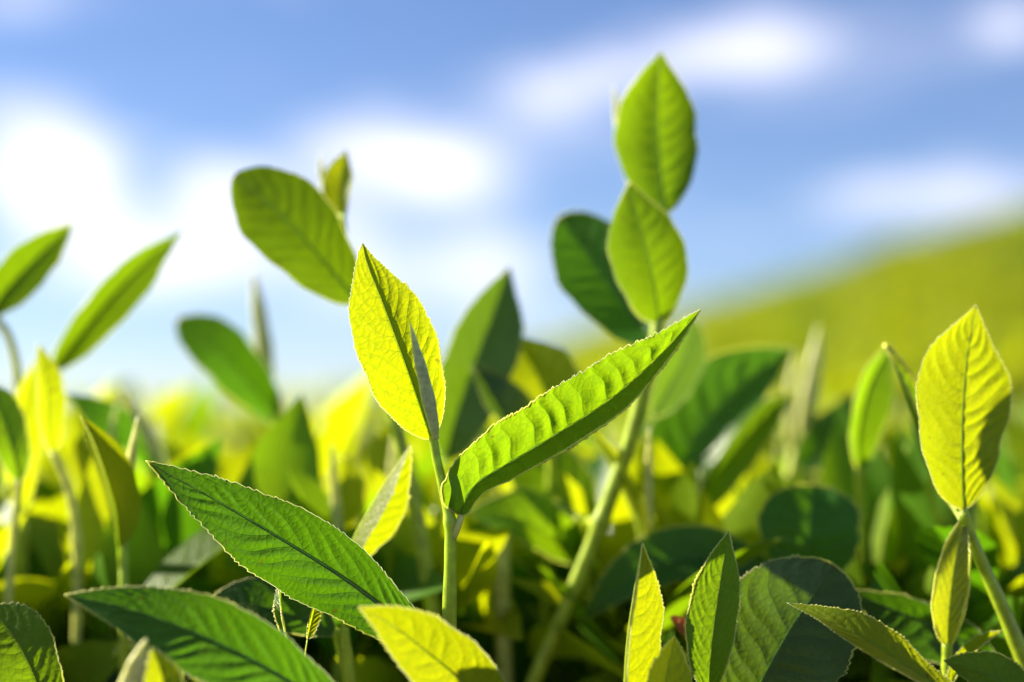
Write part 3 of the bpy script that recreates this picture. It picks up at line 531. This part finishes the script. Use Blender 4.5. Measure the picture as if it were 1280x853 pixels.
leafp(W5, [(420, 790, .432), (370, 770, .428), (310, 755, .428), (250, 760, .430)], 30, 34, (-.2, .6, .75), fold=(12, 18), ab=(.5, .6), mat=M_OLD, hi=1, nv=8, teeth=30)
stemp(W5, [(440, 960, .44), (436, 860, .436), (420, 788, .432)], [15, 14, 12])
W6 = shoot((940, 960, .54), 'bright yellow leaf glowing through the gap under the drooping dark pair')
leafp(W6, [(930, 720, .54), (925, 670, .537), (930, 615, .537), (945, 560, .54)], 44, 46, (.3, .0, .9), fold=(14, 18), ab=(.5, .5), mat=M_YOUNG, hi=1, teeth=26)
leafp(W6, [(930, 720, .54), (975, 690, .535), (1020, 640, .535), (1050, 570, .54)], 24, 26, (-.2, .3, .9), fold=(20, 18), ab=(.5, .6), mat=M_GREY, hi=1, teeth=26)
stemp(W6, [(930, 960, .545), (932, 840, .543), (930, 716, .54)], [14, 14, 11], mat=M_PALE)
W7 = shoot((770, 960, .52), 'broad yellow leaf glowing beside the lit part of the tallest stem')
leafp(W7, [(790, 740, .52), (795, 680, .517), (800, 620, .517), (790, 545, .52)], 46, 46, (.3, .0, .9), fold=(14, 18), ab=(.5, .55), mat=M_YOUNG, hi=1, teeth=26)
stemp(W7, [(785, 960, .525), (788, 850, .523), (790, 735, .52)], [14, 14, 11])

W8 = shoot((1000, 960, .58), 'pale cream bud pair catching the sun in front of the hillside')
stemp(W8, [(985, 960, .58), (985, 780, .58), (988, 610, .58), (1000, 540, .58)], [18, 18, 18, 14], mat=M_PALE)
budp(W8, [(1000, 545, .58), (1010, 500, .58), (1018, 455, .58), (1024, 405, .582)], 22, mat=M_PALEBUD)
budp(W8, [(990, 560, .577), (988, 520, .576), (990, 480, .576), (996, 440, .577)], 17, mat=M_PALEBUD)
leafp(W8, [(995, 590, .575), (1020, 560, .572), (1048, 530, .572), (1066, 490, .575)], 26, 30, (-.1, .3, .9), fold=(14, 18), ab=(.5, .6), mat=M_OLD, hi=1, teeth=26)
W9 = shoot((626, 960, .485), 'cut pale stub of a plucked stem in the shade under the arching leaf')
stemp(W9, [(640, 960, .487), (630, 820, .486), (626, 720, .485), (624, 668, .485)], [20, 20, 22, 26], mat=M_PALE)

# ------------------------------------------------------------------ the crowd of shoots behind, each one a copy of a few kinds
rng = np.random.default_rng(21)
def kids(o): return [c for c in bpy.data.objects if c.parent == o]
def build_kind(kind, label, group):
    r = root_at((0, 0, 0), label, group); h = 0.30
    bend = rng.uniform(-.02, .02)
    stem_pts = [np.array([0, 0, 0]), np.array([bend * .4, 0, h * .4]), np.array([bend, bend * .4, h * .75]), np.array([bend * .6, 0, h])]
    make_stem(r, stem_pts, [.0022, .002, .0018, .0012], mat=[M_STEM, M_STEM, M_PALE, M_STEM, M_PALE, M_STEM][kind], n=14)
    top = stem_pts[-1]; nleaf = [3, 4, 3, 4, 2, 3][kind]; az = rng.uniform(0, 6)
    mats = [[M_YOUNG, M_YOUNG, M_MID], [M_YOUNG, M_MID, M_OLD, M_OLD], [M_YOUNG, M_MID, M_MID], [M_MID, M_MID, M_OLD, M_GREY], [M_YOUNG, M_YOUNG], [M_MID, M_OLD, M_OLD]][kind]
    for i in range(nleaf):
        az += 2.4 + rng.uniform(-.3, .3); zz = h - 0.012 - i * 0.024; ln = 0.042 + 0.012 * i + rng.uniform(-.004, .006); el = R(72 - 20 * i + rng.uniform(-6, 6))
        b = np.array([bend * .7, 0, zz]); o = np.array([math.cos(az), math.sin(az), 0]); up = np.array([0, 0, 1.0])
        d0 = o * math.cos(el) + up * math.sin(el); d1 = o * math.cos(el - .35) + up * math.sin(el - .35)
        pts = [b + d0 * .006, b + d0 * ln * .4, b + d0 * ln * .55 + d1 * ln * .25, b + d0 * ln * .55 + d1 * ln * .5]
        nrm = up * math.cos(el) - o * math.sin(el)
        make_leaf(r, pts, ln * .2, ln * .2, nrm, fold=(22, 22), ab=(.55, .62), mat=mats[i], hi=0, quilt=.0006, petiole=[b, b + d0 * .003, b + d0 * .006])
    make_bud(r, [top, top + np.array([.001, 0, .012]), top + np.array([.002, .001, .03])], .0017, mat=M_PALEBUD, n=12, sides=8)
    return r
KL = ['three-leaf yellow-green tea shoot in the dense crowd behind the front row', 'four-leaf tea shoot, pale at top and dark below, in the crowd behind', 'three-leaf tea shoot on a pale sunlit stem in the crowd behind',
      'four-leaf deep green tea shoot in the crowd behind the front row', 'two-leaf yellow tea shoot on a pale stem in the crowd behind', 'three-leaf dark tea shoot in the crowd behind the front row']
KG = ['yellow-green shoots behind', 'pale-topped shoots behind', 'pale-stemmed shoots behind', 'deep green shoots behind', 'two-leaf shoots behind', 'dark shoots behind']
kinds = [build_kind(i, KL[i], KG[i]) for i in range(6)]
trees = [(k, kids(k), {c: kids(c) for c in kids(k)}) for k in kinds]
used = [False] * 6
def put(ki, loc, rz, s, tilt):
    k, ch, sub = trees[ki]
    if not used[ki]: r = k; used[ki] = True
    else:
        r = k.copy(); sc.collection.objects.link(r)
        for c in ch:
            q = c.copy(); sc.collection.objects.link(q); q.parent = r
            for g in sub[c]:
                e = g.copy(); sc.collection.objects.link(e); e.parent = q
    r.location = tuple(loc); r.rotation_euler = (tilt[0], tilt[1], rz); r.scale = (s, s, s)
    return r
SECT = [(-.24, 'beside the upswept leaves'), (-.13, 'behind the tall pale bud'), (-.03, 'behind the upright yellow leaf'), (.06, 'behind the arching serrated leaf'), (.15, 'behind the drooping dark pair'), (.22, 'behind the rounded dark leaf'), (9, 'behind the large oval leaf')]
KL = ['three-leaf yellow-green tea shoot', 'four-leaf pale-topped tea shoot', 'three-leaf tea shoot on a pale stem', 'four-leaf deep green tea shoot', 'two-leaf yellow tea shoot on a pale stem', 'three-leaf dark tea shoot']
for i in range(285):
    d = 0.53 + 1.9 * (i / 285) ** 1.9 + rng.uniform(0, .06)
    a = rng.uniform(-.36, .36); x = a * d
    drop = rng.uniform(.0, .055) + 0.03 * max(0, (.8 - d) / .27)
    z = float(canopy_z(x, d)) + 0.035 - drop
    if i < 85:                                   # low shoots filling in close behind the front row
        d = rng.uniform(.50, .66); d = max(d, .62) if abs(a - .173) < .06 else d; x = a * d; z = P(640, rng.uniform(560, 760), d)[2] - 0.005
    ki = int(rng.choice(6, p=[.24, .16, .20, .10, .22, .08])); where = next(t for lim, t in SECT if a < lim) + (', in near crowd' if d < .8 else ', deep in crowd' if d > 1.5 else '')
    r = put(ki, (x, d, z - 0.30), rng.uniform(0, 6.28), 1.0, (rng.uniform(-.22, .22), rng.uniform(-.22, .22)))
    r['label'] = (KL[ki] + ' ' + where).replace(',,', ',').replace(', ,', ',')
    r['group'] = KG[ki].replace(' behind', '') + ' ' + where
